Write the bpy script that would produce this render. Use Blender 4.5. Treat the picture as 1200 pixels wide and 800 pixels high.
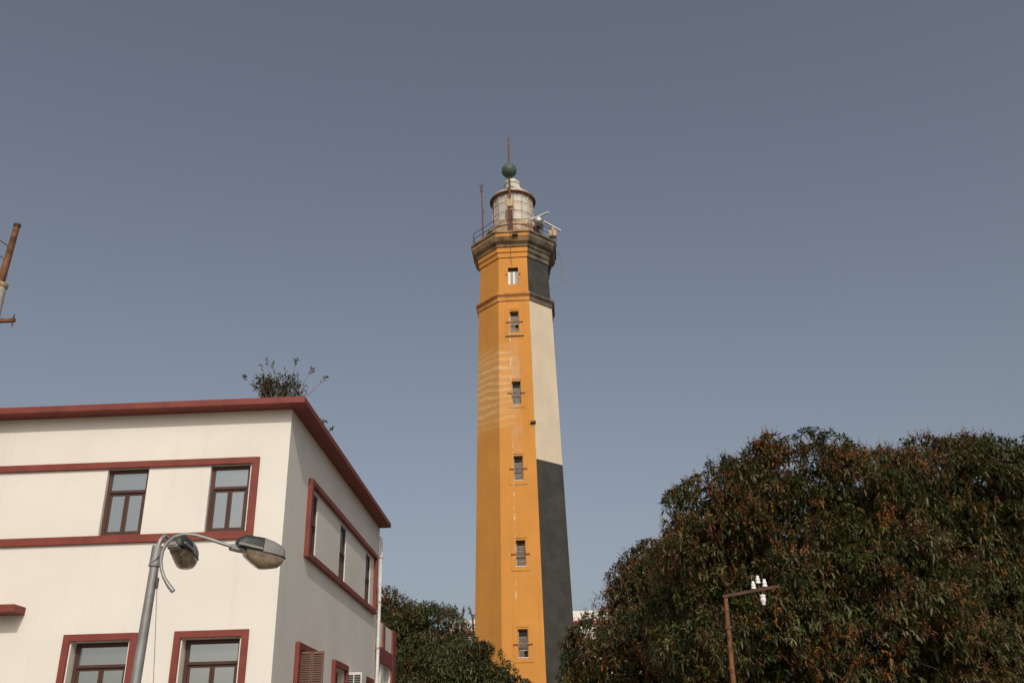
import bpy, math, random
import numpy as np
from math import sin, cos, pi, radians, atan2, sqrt
from mathutils import Vector, Matrix

for o in list(bpy.data.objects):
    bpy.data.objects.remove(o)
scene = bpy.context.scene
COL = scene.collection

# ------------------------------------------------------------------ camera
F, PITCH, ROLL = 1093.4, radians(24.674), radians(-1.5456)     # focal length in px of a 1200 px wide frame
CAM = Vector((0, 0, 1.6))
FW = Vector((0, cos(PITCH), sin(PITCH)))
UP0 = Vector((0, -sin(PITCH), cos(PITCH)))
RT0 = Vector((1, 0, 0))
RT = RT0 * cos(ROLL) + UP0 * sin(ROLL)
UPV = -RT0 * sin(ROLL) + UP0 * cos(ROLL)
cam = bpy.data.cameras.new('camera')
cam.sensor_width = 36.0
cam.lens = 36.0 * F / 1200.0
cam.clip_start = 0.1
cam.clip_end = 3000
cam_ob = bpy.data.objects.new('camera', cam)
COL.objects.link(cam_ob)
m3 = Matrix((RT, UPV, -FW)).transposed()
cam_ob.matrix_world = Matrix.Translation(CAM) @ m3.to_4x4()
scene.camera = cam_ob

# ------------------------------------------------------------------ sky, sun, exposure
YAW = radians(-1.902)                                        # the corner building's turn
sl = Vector((1.0, -4.65, 3.5))
sun_dir = Matrix.Rotation(YAW, 3, 'Z') @ sl
sun_dir.normalize()
sun_el = math.asin(sun_dir.z)
sun_az = atan2(sun_dir.x, sun_dir.y)
world = bpy.data.worlds.new('World')
scene.world = world
world.use_nodes = True
wn, wl = world.node_tree.nodes, world.node_tree.links
wn.clear()
w_out = wn.new('ShaderNodeOutputWorld')
w_bg = wn.new('ShaderNodeBackground')
w_sky = wn.new('ShaderNodeTexSky')
w_sky.sky_type = 'NISHITA'
w_sky.sun_disc = False
w_sky.sun_elevation = sun_el
w_sky.sun_rotation = sun_az
w_sky.air_density = 1.0
w_sky.dust_density = 4.2
w_sky.ozone_density = 1.0
w_hs = wn.new('ShaderNodeHueSaturation')
w_hs.inputs['Saturation'].default_value = 0.60
w_bg.inputs['Strength'].default_value = 0.093
wl.new(w_sky.outputs[0], w_hs.inputs['Color'])
wl.new(w_hs.outputs[0], w_bg.inputs['Color'])
wl.new(w_bg.outputs[0], w_out.inputs['Surface'])

sun = bpy.data.lights.new('sun', 'SUN')
sun.energy = 2.0
sun.angle = radians(0.8)
sun.color = (1.0, 0.93, 0.82)
sun_ob = bpy.data.objects.new('sun', sun)
COL.objects.link(sun_ob)
sun_ob.rotation_euler = sun_dir.to_track_quat('Z', 'Y').to_euler()
sun_ob.location = (10, -20, 40)

scene.render.engine = 'CYCLES'
scene.view_settings.view_transform = 'Standard'
scene.view_settings.look = 'None'
scene.view_settings.exposure = 0.0
scene.view_settings.gamma = 1.0
scene.view_settings.use_curve_mapping = False


def at(px, py, Y):
    """point seen at a pixel of the 1200x800 photograph, at world distance Y"""
    d = RT * (px - 600) - UPV * (py - 400) + FW * F
    return CAM + d * ((Y - CAM.y) / d.y)


# ------------------------------------------------------------------ helpers
class MB:
    def __init__(self):
        self.v, self.f, self.mi = [], [], []

    def add(self, vs, fs, mi=0):
        b = len(self.v)
        self.v += [tuple(p) for p in vs]
        for f in fs:
            self.f.append(tuple(b + i for i in f))
            self.mi.append(mi)

    def box(self, x0, x1, y0, y1, z0, z1, mi=0, P=None, M=None):
        vs = [(x, y, z) for z in (z0, z1) for y in (y0, y1) for x in (x0, x1)]
        if P: vs = [P(*p) for p in vs]
        if M: vs = [M @ Vector(p) for p in vs]
        fs = [(0, 2, 3, 1), (4, 5, 7, 6), (0, 1, 5, 4), (2, 6, 7, 3), (0, 4, 6, 2), (1, 3, 7, 5)]
        self.add(vs, fs, mi)

    def bar(self, a, b, w, h=None, mi=0, upv=(0, 0, 1)):
        a, b = Vector(a), Vector(b)
        h = w if h is None else h
        d = (b - a).normalized()
        s = d.cross(Vector(upv))
        if s.length < 1e-4: s = d.cross(Vector((1, 0, 0)))
        s.normalize(); u = s.cross(d)
        vs = []
        for p in (a, b):
            for i, j in ((-1, -1), (1, -1), (1, 1), (-1, 1)):
                vs.append(p + s * (i * w / 2) + u * (j * h / 2))
        self.add(vs, [(3, 2, 1, 0), (4, 5, 6, 7), (0, 1, 5, 4), (1, 2, 6, 5), (2, 3, 7, 6), (3, 0, 4, 7)], mi)

    def tube(self, pts, radii, n=10, mi=0, cap=True):
        pts = [Vector(p) for p in pts]
        if not hasattr(radii, '__len__'): radii = [radii] * len(pts)
        b = len(self.v)
        u = None
        for i, p in enumerate(pts):
            t = (pts[min(i + 1, len(pts) - 1)] - pts[max(i - 1, 0)]).normalized()
            if u is None:
                u = t.cross(Vector((0, 0, 1)) if abs(t.z) < .9 else Vector((1, 0, 0))).normalized()
            u = (u - t * u.dot(t)).normalized()
            w = t.cross(u)
            for k in range(n):
                a = 2 * pi * k / n
                self.v.append(tuple(p + (u * cos(a) + w * sin(a)) * radii[i]))
        for i in range(len(pts) - 1):
            for k in range(n):
                k2 = (k + 1) % n
                self.f.append((b + i * n + k, b + i * n + k2, b + (i + 1) * n + k2, b + (i + 1) * n + k)); self.mi.append(mi)
        if cap:
            self.f.append(tuple(b + k for k in range(n))[::-1]); self.mi.append(mi)
            e = b + (len(pts) - 1) * n
            self.f.append(tuple(e + k for k in range(n))); self.mi.append(mi)

    def lathe(self, prof, n=32, mi=0, c=(0, 0), a0=0.0, closed=True, cap0=True, cap1=True):
        b = len(self.v)
        for r, z in prof:
            for k in range(n):
                a = a0 + 2 * pi * k / n
                self.v.append((c[0] + r * cos(a), c[1] + r * sin(a), z))
        for i in range(len(prof) - 1):
            for k in range(n):
                k2 = (k + 1) % n
                self.f.append((b + i * n + k, b + i * n + k2, b + (i + 1) * n + k2, b + (i + 1) * n + k)); self.mi.append(mi)
        if cap0: self.f.append(tuple(b + k for k in range(n))[::-1]); self.mi.append(mi)
        if cap1:
            e = b + (len(prof) - 1) * n
            self.f.append(tuple(e + k for k in range(n))); self.mi.append(mi)

    def build(self, name, mats, parent=None, smooth=False, bevel=0.0, auto=None):
        me = bpy.data.meshes.new(name)
        me.from_pydata(self.v, [], self.f)
        if not isinstance(mats, (list, tuple)): mats = [mats]
        for m in mats: me.materials.append(m)
        me.polygons.foreach_set('material_index', self.mi)
        if smooth:
            me.polygons.foreach_set('use_smooth', [True] * len(me.polygons))
        me.update()
        if auto is not None:
            me.set_sharp_from_angle(angle=radians(auto))
        o = bpy.data.objects.new(name, me)
        COL.objects.link(o)
        if parent: o.parent = parent
        if bevel:
            bv = o.modifiers.new('bevel', 'BEVEL')
            bv.width = bevel; bv.segments = 2; bv.limit_method = 'ANGLE'
        return o


def tag(o, label=None, cat=None, group=None, kind=None):
    if label: o['label'] = label
    if cat: o['category'] = cat
    if group: o['group'] = group
    if kind: o['kind'] = kind
    return o


def thing(name, loc, label, cat, group=None, rz=0.0):
    o = bpy.data.objects.new(name, None)
    o.empty_display_size = .3
    COL.objects.link(o)
    o.location = loc
    o.rotation_euler = (0, 0, rz)
    return tag(o, label, cat, group)


# ------------------------------------------------------------------ materials
def newmat(name):
    m = bpy.data.materials.new(name)
    m.use_nodes = True
    nt = m.node_tree
    return m, nt.nodes, nt.links, nt.nodes['Principled BSDF']


def N(nodes, kind, **kw):
    n = nodes.new(kind)
    for k, v in kw.items():
        if k in n.inputs.keys(): n.inputs[k].default_value = v
        else: setattr(n, k, v)
    return n


def noise(nodes, links, scale, detail=5, rough=.6, vec=None, sc=None):
    n = nodes.new('ShaderNodeTexNoise')
    n.inputs['Scale'].default_value = scale
    n.inputs['Detail'].default_value = detail
    n.inputs['Roughness'].default_value = rough
    tc = nodes.new('ShaderNodeTexCoord')
    if sc:
        mp = nodes.new('ShaderNodeMapping'); mp.inputs['Scale'].default_value = sc
        links.new(tc.outputs['Object'], mp.inputs['Vector']); links.new(mp.outputs[0], n.inputs['Vector'])
    else:
        links.new(tc.outputs['Object'], n.inputs['Vector'])
    return n


def ramp(nodes, links, src, p0, p1, c0=(0, 0, 0, 1), c1=(1, 1, 1, 1)):
    r = nodes.new('ShaderNodeValToRGB')
    r.color_ramp.elements[0].position = p0; r.color_ramp.elements[0].color = c0
    r.color_ramp.elements[1].position = p1; r.color_ramp.elements[1].color = c1
    links.new(src, r.inputs[0])
    return r


def mix(nodes, links, fac, a, b, mode='MIX'):
    m = nodes.new('ShaderNodeMix')
    m.data_type = 'RGBA'; m.blend_type = mode
    for s, v in ((m.inputs[0], fac), (m.inputs[6], a), (m.inputs[7], b)):
        if hasattr(v, 'default_value'): links.new(v, s)
        elif isinstance(v, (int, float)): s.default_value = v
        else: s.default_value = (*v, 1) if len(v) == 3 else v
    return m.outputs[2]


def math_node(nodes, links, op, a, b=None, clamp=False):
    m = nodes.new('ShaderNodeMath'); m.operation = op; m.use_clamp = clamp
    for s, v in ((m.inputs[0], a), (m.inputs[1], b)):
        if v is None: continue
        if hasattr(v, 'default_value'): links.new(v, s)
        else: s.default_value = v
    return m.outputs[0]


def bump(nodes, links, bsdf, src, strength, dist=.02):
    b = nodes.new('ShaderNodeBump')
    b.inputs['Strength'].default_value = strength
    b.inputs['Distance'].default_value = dist
    links.new(src, b.inputs['Height'])
    links.new(b.outputs[0], bsdf.inputs['Normal'])


def plain(name, col, rough=.6, metal=0.0, var=.12, vscale=6.0, bmp=.1, spec=.4, sc=None):
    m, n, l, b = newmat(name)
    ns = noise(n, l, vscale, 6, .6, sc=sc)
    r = ramp(n, l, ns.outputs['Fac'], .3, .72)
    dark = tuple(c * (1 - var * 1.6) for c in col); lite = tuple(min(1, c * (1 + var)) for c in col)
    l.new(mix(n, l, r.outputs[0], dark, lite), b.inputs['Base Color'])
    b.inputs['Roughness'].default_value = rough
    b.inputs['Metallic'].default_value = metal
    b.inputs['Specular IOR Level'].default_value = spec
    if bmp:
        n2 = noise(n, l, vscale * 9, 4, .6)
        bump(n, l, b, n2.outputs['Fac'], bmp, .01)
    return m


def plaster(name, col, stain=(.52, .47, .39), amt=.35):
    m, n, l, b = newmat(name)
    big = noise(n, l, .55, 6, .55)
    c = mix(n, l, ramp(n, l, big.outputs['Fac'], .35, .7).outputs[0], tuple(x * .94 for x in col), tuple(min(1, x * 1.03) for x in col))
    streak = noise(n, l, 1.0, 7, .65, sc=(3.2, 3.2, .16))            # rain streaks running down
    r = ramp(n, l, streak.outputs['Fac'], .56, .84)
    c = mix(n, l, math_node(n, l, 'MULTIPLY', r.outputs[0], amt), c, stain)
    pat = noise(n, l, 2.4, 8, .7)
    r2 = ramp(n, l, pat.outputs['Fac'], .62, .78)
    c = mix(n, l, math_node(n, l, 'MULTIPLY', r2.outputs[0], amt * .5), c, stain)
    fine = noise(n, l, 40, 3, .6)
    c = mix(n, l, math_node(n, l, 'MULTIPLY', fine.outputs['Fac'], .10), c, tuple(x * .75 for x in col))
    l.new(c, b.inputs['Base Color'])
    b.inputs['Roughness'].default_value = .85
    b.inputs['Specular IOR Level'].default_value = .2
    nn = noise(n, l, 7, 9, .72)
    bump(n, l, b, nn.outputs['Fac'], .22, .02)
    return m


def tower_paint(name, col, kind):
    """weathered paint; kind 'orange', 'white' or 'black'. Object coords: z up the tower, x across the front face"""
    m, n, l, b = newmat(name)
    big = noise(n, l, .35, 6, .6)
    c = mix(n, l, ramp(n, l, big.outputs['Fac'], .32, .72).outputs[0], tuple(x * .86 for x in col), tuple(min(1, x * 1.06) for x in col))
    streak = noise(n, l, 1, 7, .65, sc=(2.4, 2.4, .12))
    rs = ramp(n, l, streak.outputs['Fac'], .5, .8)
    c = mix(n, l, math_node(n, l, 'MULTIPLY', rs.outputs[0], .38), c, tuple(x * .62 for x in col))
    tc = n.new('ShaderNodeTexCoord'); sx = n.new('ShaderNodeSeparateXYZ'); l.new(tc.outputs['Object'], sx.inputs[0])
    z = sx.outputs[2]
    if kind == 'orange':
        # arcs of a rubbed-off pale coat half-way up
        def win(a, b_, s):
            u = math_node(n, l, 'DIVIDE', math_node(n, l, 'SUBTRACT', z, a), s, True)
            d = math_node(n, l, 'DIVIDE', math_node(n, l, 'SUBTRACT', b_, z), s, True)
            return math_node(n, l, 'MULTIPLY', u, d)
        wob = noise(n, l, .42, 2, .4)
        zz = math_node(n, l, 'ADD', math_node(n, l, 'MULTIPLY', z, 2.0), math_node(n, l, 'MULTIPLY', wob.outputs['Fac'], 2.6))
        fr = math_node(n, l, 'FRACT', zz)
        tri = math_node(n, l, 'ABSOLUTE', math_node(n, l, 'SUBTRACT', fr, .5))
        line = ramp(n, l, tri, .06, .30, (1, 1, 1, 1), (0, 0, 0, 1)).outputs[0]
        brk = ramp(n, l, noise(n, l, 1.3, 6, .7, sc=(1, 1, 1.8)).outputs['Fac'], .36, .54).outputs[0]
        xl = math_node(n, l, 'SUBTRACT', .25, math_node(n, l, 'MULTIPLY', sx.outputs[0], 1.3), True)
        w1 = win(21.6, 28.0, 1.2)
        msk = math_node(n, l, 'MULTIPLY', math_node(n, l, 'MULTIPLY', line, brk), math_node(n, l, 'MULTIPLY', w1, xl))
        c = mix(n, l, math_node(n, l, 'MULTIPLY', w1, math_node(n, l, 'MULTIPLY', xl, .4)), c, (.60, .36, .15))
        c = mix(n, l, math_node(n, l, 'MULTIPLY', msk, .62, True), c, (.74, .52, .28))
        # bare strip running down under the windows, with a pale crack beside it
        ax = math_node(n, l, 'ABSOLUTE', math_node(n, l, 'SUBTRACT', sx.outputs[0], -.02))
        strip = ramp(n, l, ax, .26, .40, (1, 1, 1, 1), (0, 0, 0, 1)).outputs[0]
        pn = ramp(n, l, noise(n, l, 2.4, 7, .7, sc=(1, 1, .7)).outputs['Fac'], .42, .60).outputs[0]
        w2 = win(19.0, 29.0, 3.0)
        sm = math_node(n, l, 'MULTIPLY', math_node(n, l, 'MULTIPLY', strip, pn), math_node(n, l, 'MULTIPLY', w2, .55))
        c = mix(n, l, sm, c, (.50, .37, .24))
        cw = math_node(n, l, 'ADD', sx.outputs[0], math_node(n, l, 'MULTIPLY', noise(n, l, 1.1, 5, .7).outputs['Fac'], .22))
        cr = ramp(n, l, math_node(n, l, 'ABSOLUTE', math_node(n, l, 'SUBTRACT', cw, -.22)), .012, .05, (1, 1, 1, 1), (0, 0, 0, 1)).outputs[0]
        cb = ramp(n, l, noise(n, l, 1.6, 6, .8).outputs['Fac'], .50, .60).outputs[0]
        c = mix(n, l, math_node(n, l, 'MULTIPLY', math_node(n, l, 'MULTIPLY', cr, cb), math_node(n, l, 'MULTIPLY', win(9.5, 31, .5), .8)), c, (.74, .66, .56))
    if kind in ('black', 'white'):
        sp = noise(n, l, 1.5, 9, .75, sc=(1, 1, 1.7))
        cc = (.36, .34, .31) if kind == 'black' else (.42, .36, .27)
        c = mix(n, l, math_node(n, l, 'MULTIPLY', ramp(n, l, sp.outputs['Fac'], .66, .74).outputs[0], .5 if kind == 'black' else .4), c, cc)
        mid = noise(n, l, 1.1, 8, .7)
        c = mix(n, l, math_node(n, l, 'MULTIPLY', ramp(n, l, mid.outputs['Fac'], .42, .68).outputs[0], .6), c, tuple(x * 1.7 for x in col) if kind == 'black' else tuple(x * .8 for x in col))
    l.new(c, b.inputs['Base Color'])
    b.inputs['Roughness'].default_value = .8
    b.inputs['Specular IOR Level'].default_value = .22
    nn = noise(n, l, 3.2, 10, .72)
    bump(n, l, b, nn.outputs['Fac'], .30, .05)
    return m


def glass_mat(name, tint=(.06, .07, .07), refl=.38, rough=.03):
    m, n, l, b = newmat(name)
    g = n.new('ShaderNodeBsdfGlossy'); g.inputs['Roughness'].default_value = rough
    g.inputs['Color'].default_value = (.86, .9, .9, 1)
    wv = noise(n, l, 1.4, 3, .5)
    bp = n.new('ShaderNodeBump'); bp.inputs['Strength'].default_value = .05; bp.inputs['Distance'].default_value = .05
    l.new(wv.outputs['Fac'], bp.inputs['Height']); l.new(bp.outputs[0], g.inputs['Normal'])
    b.inputs['Base Color'].default_value = (*tint, 1); b.inputs['Roughness'].default_value = .4
    mx = n.new('ShaderNodeMixShader'); mx.inputs[0].default_value = refl
    l.new(b.outputs[0], mx.inputs[1]); l.new(g.outputs[0], mx.inputs[2])
    l.new(mx.outputs[0], n['Material Output'].inputs['Surface'])
    return m


def leaf_mat(name, rough=.5, trans=.16):
    m, n, l, b = newmat(name)
    a = n.new('ShaderNodeAttribute'); a.attribute_name = 'tint'
    l.new(a.outputs['Color'], b.inputs['Base Color'])
    b.inputs['Roughness'].default_value = rough
    b.inputs['Specular IOR Level'].default_value = .3
    t = n.new('ShaderNodeBsdfTranslucent'); l.new(a.outputs['Color'], t.inputs['Color'])
    mx = n.new('ShaderNodeMixShader'); mx.inputs[0].default_value = trans
    l.new(b.outputs[0], mx.inputs[1]); l.new(t.outputs[0], mx.inputs[2])
    l.new(mx.outputs[0], n['Material Output'].inputs['Surface'])
    return m


M = dict(
    wall=plaster('white_plaster', (.745, .705, .64)),
    red=plain('red_paint', (.205, .041, .028), .62, 0, .16, 3.0, .12),
    wood=plain('brown_wood', (.075, .030, .020), .5, 0, .2, 9, .15, sc=(1, 1, .2)),
    shutter=plain('shutter_wood', (.15, .085, .058), .6, 0, .2, 9, .15),
    glass=glass_mat('window_glass'),
    orange=tower_paint('orange_paint', (.60, .265, .056), 'orange'),
    white=tower_paint('white_tower_paint', (.69, .575, .43), 'white'),
    black=tower_paint('black_tower_paint', (.046, .046, .039), 'black'),
    dirty=plain('stained_render', (.30, .19, .09), .85, 0, .45, 1.3, .3),
    dirtyblk=plain('stained_black_render', (.13, .105, .075), .85, 0, .45, 1.3, .3),
    dirtytrim=plain('stained_orange_trim', (.50, .225, .06), .85, 0, .25, 1.3, .3),
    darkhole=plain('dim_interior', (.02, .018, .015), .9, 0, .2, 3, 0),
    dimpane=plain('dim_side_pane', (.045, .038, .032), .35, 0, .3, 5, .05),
    oldglass=plain('dusty_pane', (.125, .105, .085), .35, 0, .3, 5, .1),
    rust=plain('rusty_iron', (.20, .085, .038), .75, .2, .4, 7, .4),
    darkrust=plain('dark_rust', (.09, .042, .028), .8, .1, .35, 7, .3),
    darkiron=plain('dark_iron', (.055, .045, .04), .6, .3, .3, 8, .2),
    galv=plain('galvanised_steel', (.30, .30, .285), .5, .45, .16, 4, .15),
    greycast=plain('grey_cast_cover', (.27, .255, .24), .55, .2, .12, 7, .15),
    blackcast=plain('black_housing', (.035, .038, .036), .5, 0, .25, 8, .2),
    whitepaint=plain('white_enamel', (.72, .70, .65), .5, 0, .1, 6, .1),
    cream=plain('cream_paint_rusting', (.48, .34, .215), .7, 0, .42, 2.6, .25),
    lanternroof=plain('pale_roof_paint', (.56, .54, .44), .6, 0, .25, 2.2, .2),
    greenball=plain('green_painted_metal', (.075, .115, .085), .55, .1, .18, 3, .15),
    beige=plain('beige_box', (.46, .33, .19), .65, 0, .2, 6, .1),
    curtain=plain('lantern_curtain', (.66, .53, .42), .9, 0, .2, 2.2, .1, sc=(4, 4, .5)),
    bark=plain('grey_bark', (.13, .10, .075), .9, 0, .35, 5, .6),
    twig=plain('pale_twig', (.24, .19, .14), .85, 0, .25, 8, .3),
    leaf=leaf_mat('mango_leaf'),
    pink=plain('far_pink_wall', (.60, .45, .36), .85, 0, .12, .6, .1),
    yellow=plain('far_yellow_wall', (.60, .40, .17), .85, 0, .15, .6, .1),
    redtile=plain('far_red_trim', (.42, .12, .07), .8, 0, .2, 1, .1),
    farwhite=plain('far_white_wall', (.76, .72, .66), .85, 0, .06, .5, .05),
    porcelain=plain('white_porcelain', (.82, .81, .78), .25, 0, .05, 9, 0, .5),
    ground=plain('dusty_ground', (.24, .205, .16), .95, 0, .25, .3, .3),
    pave=plain('grey_paving', (.24, .23, .21), .9, 0, .2, 1.2, .3),
    palegrey=plain('pale_grey_paint', (.42, .40, .36), .6, 0, .25, 3, .2),
    cable=plain('grey_cable', (.22, .20, .18), .7, 0, .1, 5, 0),
)
mb, mn, ml, mbs = newmat('lamp_bowl')
mbs.inputs['Base Color'].default_value = (.33, .255, .18, 1)
mbs.inputs['Roughness'].default_value = .22
mbs.inputs['Transmission Weight'].default_value = .35
mbs.inputs['IOR'].default_value = 1.2
_n = noise(mn, ml, 9, 5, .7)
ml.new(mix(mn, ml, ramp(mn, ml, _n.outputs['Fac'], .35, .7).outputs[0], (.22, .165, .115), (.42, .33, .24)), mbs.inputs['Base Color'])
M['bowl'] = mb
ml_, ln, ll, lb = newmat('lantern_glass')
lb.inputs['Base Color'].default_value = (.80, .84, .80, 1)
lb.inputs['Roughness'].default_value = .08
_g = ln.new('ShaderNodeBsdfTransparent'); _mx = ln.new('ShaderNodeMixShader'); _mx.inputs[0].default_value = .62
ll.new(lb.outputs[0], _mx.inputs[1]); ll.new(_g.outputs[0], _mx.inputs[2]); ll.new(_mx.outputs[0], ln['Material Output'].inputs['Surface'])
M['lantern'] = ml_

# ------------------------------------------------------------------ ground
g = MB()
g.add([(-900, -500, 0), (900, -500, 0), (900, 1500, 0), (-900, 1500, 0)], [(0, 1, 2, 3)])
tag(g.build('ground', M['ground']), 'dusty ground', None, None, 'structure')


# ================================================================== corner building
B0 = Vector((-4.561, 18.0, 0))
bld = thing('corner_building', B0, 'white two-storey corner building with brick-red eave, bands and window frames', 'building', rz=YAW)
XL, YB, ZS, ZR = -9.2, 10.40, 8.466, 8.605
PF = lambda u, d, v: (u, d, v)          # front: u right, d inwards, v up
PS = lambda u, d, v: (-d, u, v)         # side: u towards the back, d inwards


def wall_holes(P, u0, u1, v0, v1, holes, depth):
    mbw = MB()
    us = sorted({u0, u1, *[h[0] for h in holes], *[h[1] for h in holes]})
    vs = sorted({v0, v1, *[h[2] for h in holes], *[h[3] for h in holes]})
    for i in range(len(us) - 1):
        for j in range(len(vs) - 1):
            cu, cv = (us[i] + us[i + 1]) / 2, (vs[j] + vs[j + 1]) / 2
            if any(h[0] < cu < h[1] and h[2] < cv < h[3] for h in holes): continue
            mbw.add([P(us[i], 0, vs[j]), P(us[i + 1], 0, vs[j]), P(us[i + 1], 0, vs[j + 1]), P(us[i], 0, vs[j + 1])], [(0, 1, 2, 3)])
    for h in holes:
        a, b, c, e = h[:4]
        dp = h[4] if len(h) > 4 else depth
        for q in (((a, c), (a, e)), ((a, e), (b, e)), ((b, e), (b, c)), ((b, c), (a, c))):
            (p0, q0), (p1, q1) = q
            mbw.add([P(p0, 0, q0), P(p1, 0, q1), P(p1, dp, q1), P(p0, dp, q0)], [(0, 1, 2, 3)])
    return mbw


def casement(parent, P, u0, u1, v0, v1, d, transom, label=None, pane='glass'):
    """wooden window: fixed light over two casements; frame is the part, sashes and panes its pieces"""
    w = MB()
    fr, th = .07, .055
    w.box(u0, u0 + fr, d, d + th, v0, v1, P=P); w.box(u1 - fr, u1, d, d + th, v0, v1, P=P)
    w.box(u0 + fr, u1 - fr, d, d + th, v1 - fr, v1, P=P); w.box(u0 + fr, u1 - fr, d, d + th, v0, v0 + fr * .8, P=P)
    w.box(u0 + fr, u1 - fr, d - .022, d + th, transom - .028, transom + .028, P=P)
    fo = w.build('window', M['wood'], parent, bevel=.004)
    if label: fo['label'] = label
    um = (u0 + u1) / 2
    for a, b in ((u0 + fr + .003, um - .003), (um + .003, u1 - fr - .003)):
        s = MB(); sf = .042
        lo, hi = v0 + fr * .8 + .003, transom - .031
        s.box(a, a + sf, d + .012, d + .05, lo, hi, P=P); s.box(b - sf, b, d + .012, d + .05, lo, hi, P=P)
        s.box(a + sf, b - sf, d + .012, d + .05, hi - sf, hi, P=P); s.box(a + sf, b - sf, d + .012, d + .05, lo, lo + sf, P=P)
        s.build('sash', M['wood'], fo, bevel=.003)
        g_ = MB(); g_.box(a + sf - .004, b - sf + .004, d + .030, d + .036, lo + sf - .004, hi - sf + .004, P=P)
        g_.build('pane', M[pane], fo)
    g_ = MB(); g_.box(u0 + fr - .004, u1 - fr + .004, d + .030, d + .036, transom + .024, v1 - fr + .004, P=P)
    g_.build('pane', M[pane], fo)
    return fo


front_holes = [(-3.66, -2.82, 5.975, 7.325, .2), (-1.56, -.755, 5.975, 7.325, .2), (-7.86, -7.02, 5.975, 7.325, .2)]
low_f = [(-3.835, -2.745), (-1.735, -.645)]
for a, b in low_f: front_holes.append((a, b, 2.42, 3.985, .32))
front_holes.append((-6.55, -5.25, .3, 3.3, .32))
wall_holes(PF, XL, 0, 0, ZS, front_holes, .3).build('front_wall', M['wall'], bld)
side_up = [(2.0, 2.62), (5.04, 5.74), (8.42, 9.14)]
side_holes = [(a, b, 5.93, 7.30, .2) for a, b in side_up]
side_lo = [(1.64, 3.50, 2.5, 3.90, .3), (4.98, 6.25, 2.5, 3.90, .3), (8.28, 9.7, 2.5, 3.90, .3)]
wall_holes(PS, 0, YB, 0, ZS, side_holes + side_lo, .3).build('side_wall', M['wall'], bld)
w = MB(); w.add([(XL, 0, 0), (XL, 0, ZS), (XL, YB, ZS), (XL, YB, 0)], [(0, 1, 2, 3)])
w.build('left_wall', M['wall'], bld)
w = MB(); w.add([(XL, YB, 0), (XL, YB, ZS), (0, YB, ZS), (0, YB, 0)], [(0, 1, 2, 3)])
w.build('rear_wall', M['wall'], bld)
w = MB(); w.box(XL - .35, .345, -.375, YB + .03, ZS, ZR)
w.build('roof_slab', M['red'], bld, bevel=.012)

# bands round the upper windows: front strip runs on to the left, closed by an upright at the corner end
PR = .062
for nm, bx_ in (('upper_band', (XL, -.575, 7.33, 7.462)), ('lower_band', (XL, -.575, 5.815, 5.968)), ('end_upright', (-.718, -.575, 5.968, 7.33))):
    w = MB(); w.box(bx_[0], bx_[1], -PR, 0, bx_[2], bx_[3]); w.build(nm, M['red'], bld, bevel=.006)
PSD = .10
for nm, bx_ in (('upper_band', (1.66, 9.82, 7.37, 7.49)), ('lower_band', (1.66, 9.82, 5.80, 5.92)), ('end_upright', (1.66, 1.80, 5.92, 7.37)), ('end_upright', (9.66, 9.82, 5.92, 7.37))):
    w = MB(); w.box(bx_[0], bx_[1], -PSD, 0, bx_[2], bx_[3], P=PS); w.build(nm, M['red'], bld, bevel=.006)
for h in front_holes[:3]:
    casement(bld, PF, h[0], h[1], h[2], h[3], .085, 6.87)
for h in side_holes:
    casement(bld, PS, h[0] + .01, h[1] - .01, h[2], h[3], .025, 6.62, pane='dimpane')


def red_frame(P, a, b, c, e, wd, pr, name='window_surround'):
    w = MB()
    w.box(a, a + wd, -pr, 0, c, e, P=P); w.box(b - wd, b, -pr, 0, c, e, P=P)
    w.box(a + wd, b - wd, -pr, 0, e - wd, e, P=P); w.box(a + wd, b - wd, -pr, 0, c, c + wd, P=P)
    return w.build(name, M['red'], bld, bevel=.006)


for a, b in low_f:
    red_frame(PF, a - .148, b + .163, 2.27, 4.118, .125, .06)
    casement(bld, PF, a + .012, b - .012, 2.43, 3.975, .20, 3.56)
# entrance under the small canopy
w = MB(); w.box(-6.55, -5.25, .2, .25, .3, 3.3); dr = w.build('door', M['wood'], bld)
for u in (-6.45, -5.85):
    for v in (.5, 1.5, 2.5):
        w = MB(); w.box(u, u + .5, .18, .2, v, v + .7); w.build('door_panel', M['wood'], dr, bevel=.01)
w = MB(); w.tube([(-5.98, .18, 1.4), (-5.98, .1, 1.4), (-5.9, .1, 1.4)], .012, 8); w.build('door_handle', M['galv'], dr)
w = MB(); w.box(-6.95, -4.83, -.43, 0, 4.51, 4.65); w.build('canopy', M['red'], bld, bevel=.01)
for i in range(2):
    w = MB(); w.box(-6.9, -4.9, -.6 + .3 * i, 0 if i else -.3, 0.0, .15 * (i + 1)); w.build('step', M['pave'], bld, bevel=.01)

# lower side windows
def side_window_frame(a, b, c, e, wd=.13, pr=.09, right=True):
    w = MB()
    w.box(a, a + wd, -pr, 0, c, e, P=PS)
    if right: w.box(b - wd, b, -pr, 0, c, e, P=PS)
    w.box(a + wd, b - (wd if right else 0), -pr, 0, e - wd, e, P=PS)
    w.box(a + wd, b - (wd if right else 0), -pr, 0, c, c + wd, P=PS)
    return w.build('window_surround', M['red'], bld, bevel=.006)


side_window_frame(1.50, 3.50, 2.37, 4.06, right=False)
side_window_frame(4.84, 6.39, 2.37, 4.06)
side_window_frame(8.14, 9.84, 2.37, 4.03)
w = MB(); w.box(3.505, 3.60, -.05, 0, 2.4, 3.98, P=PS); w.build('jamb_strip', M['whitepaint'], bld, bevel=.005)
for a, b in ((1.64, 3.50), (4.98, 6.25), (8.28, 9.7)):
    casement(bld, PS, a + .012, b - .012, 2.512, 3.888, .16, 3.5, pane='dimpane')
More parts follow.
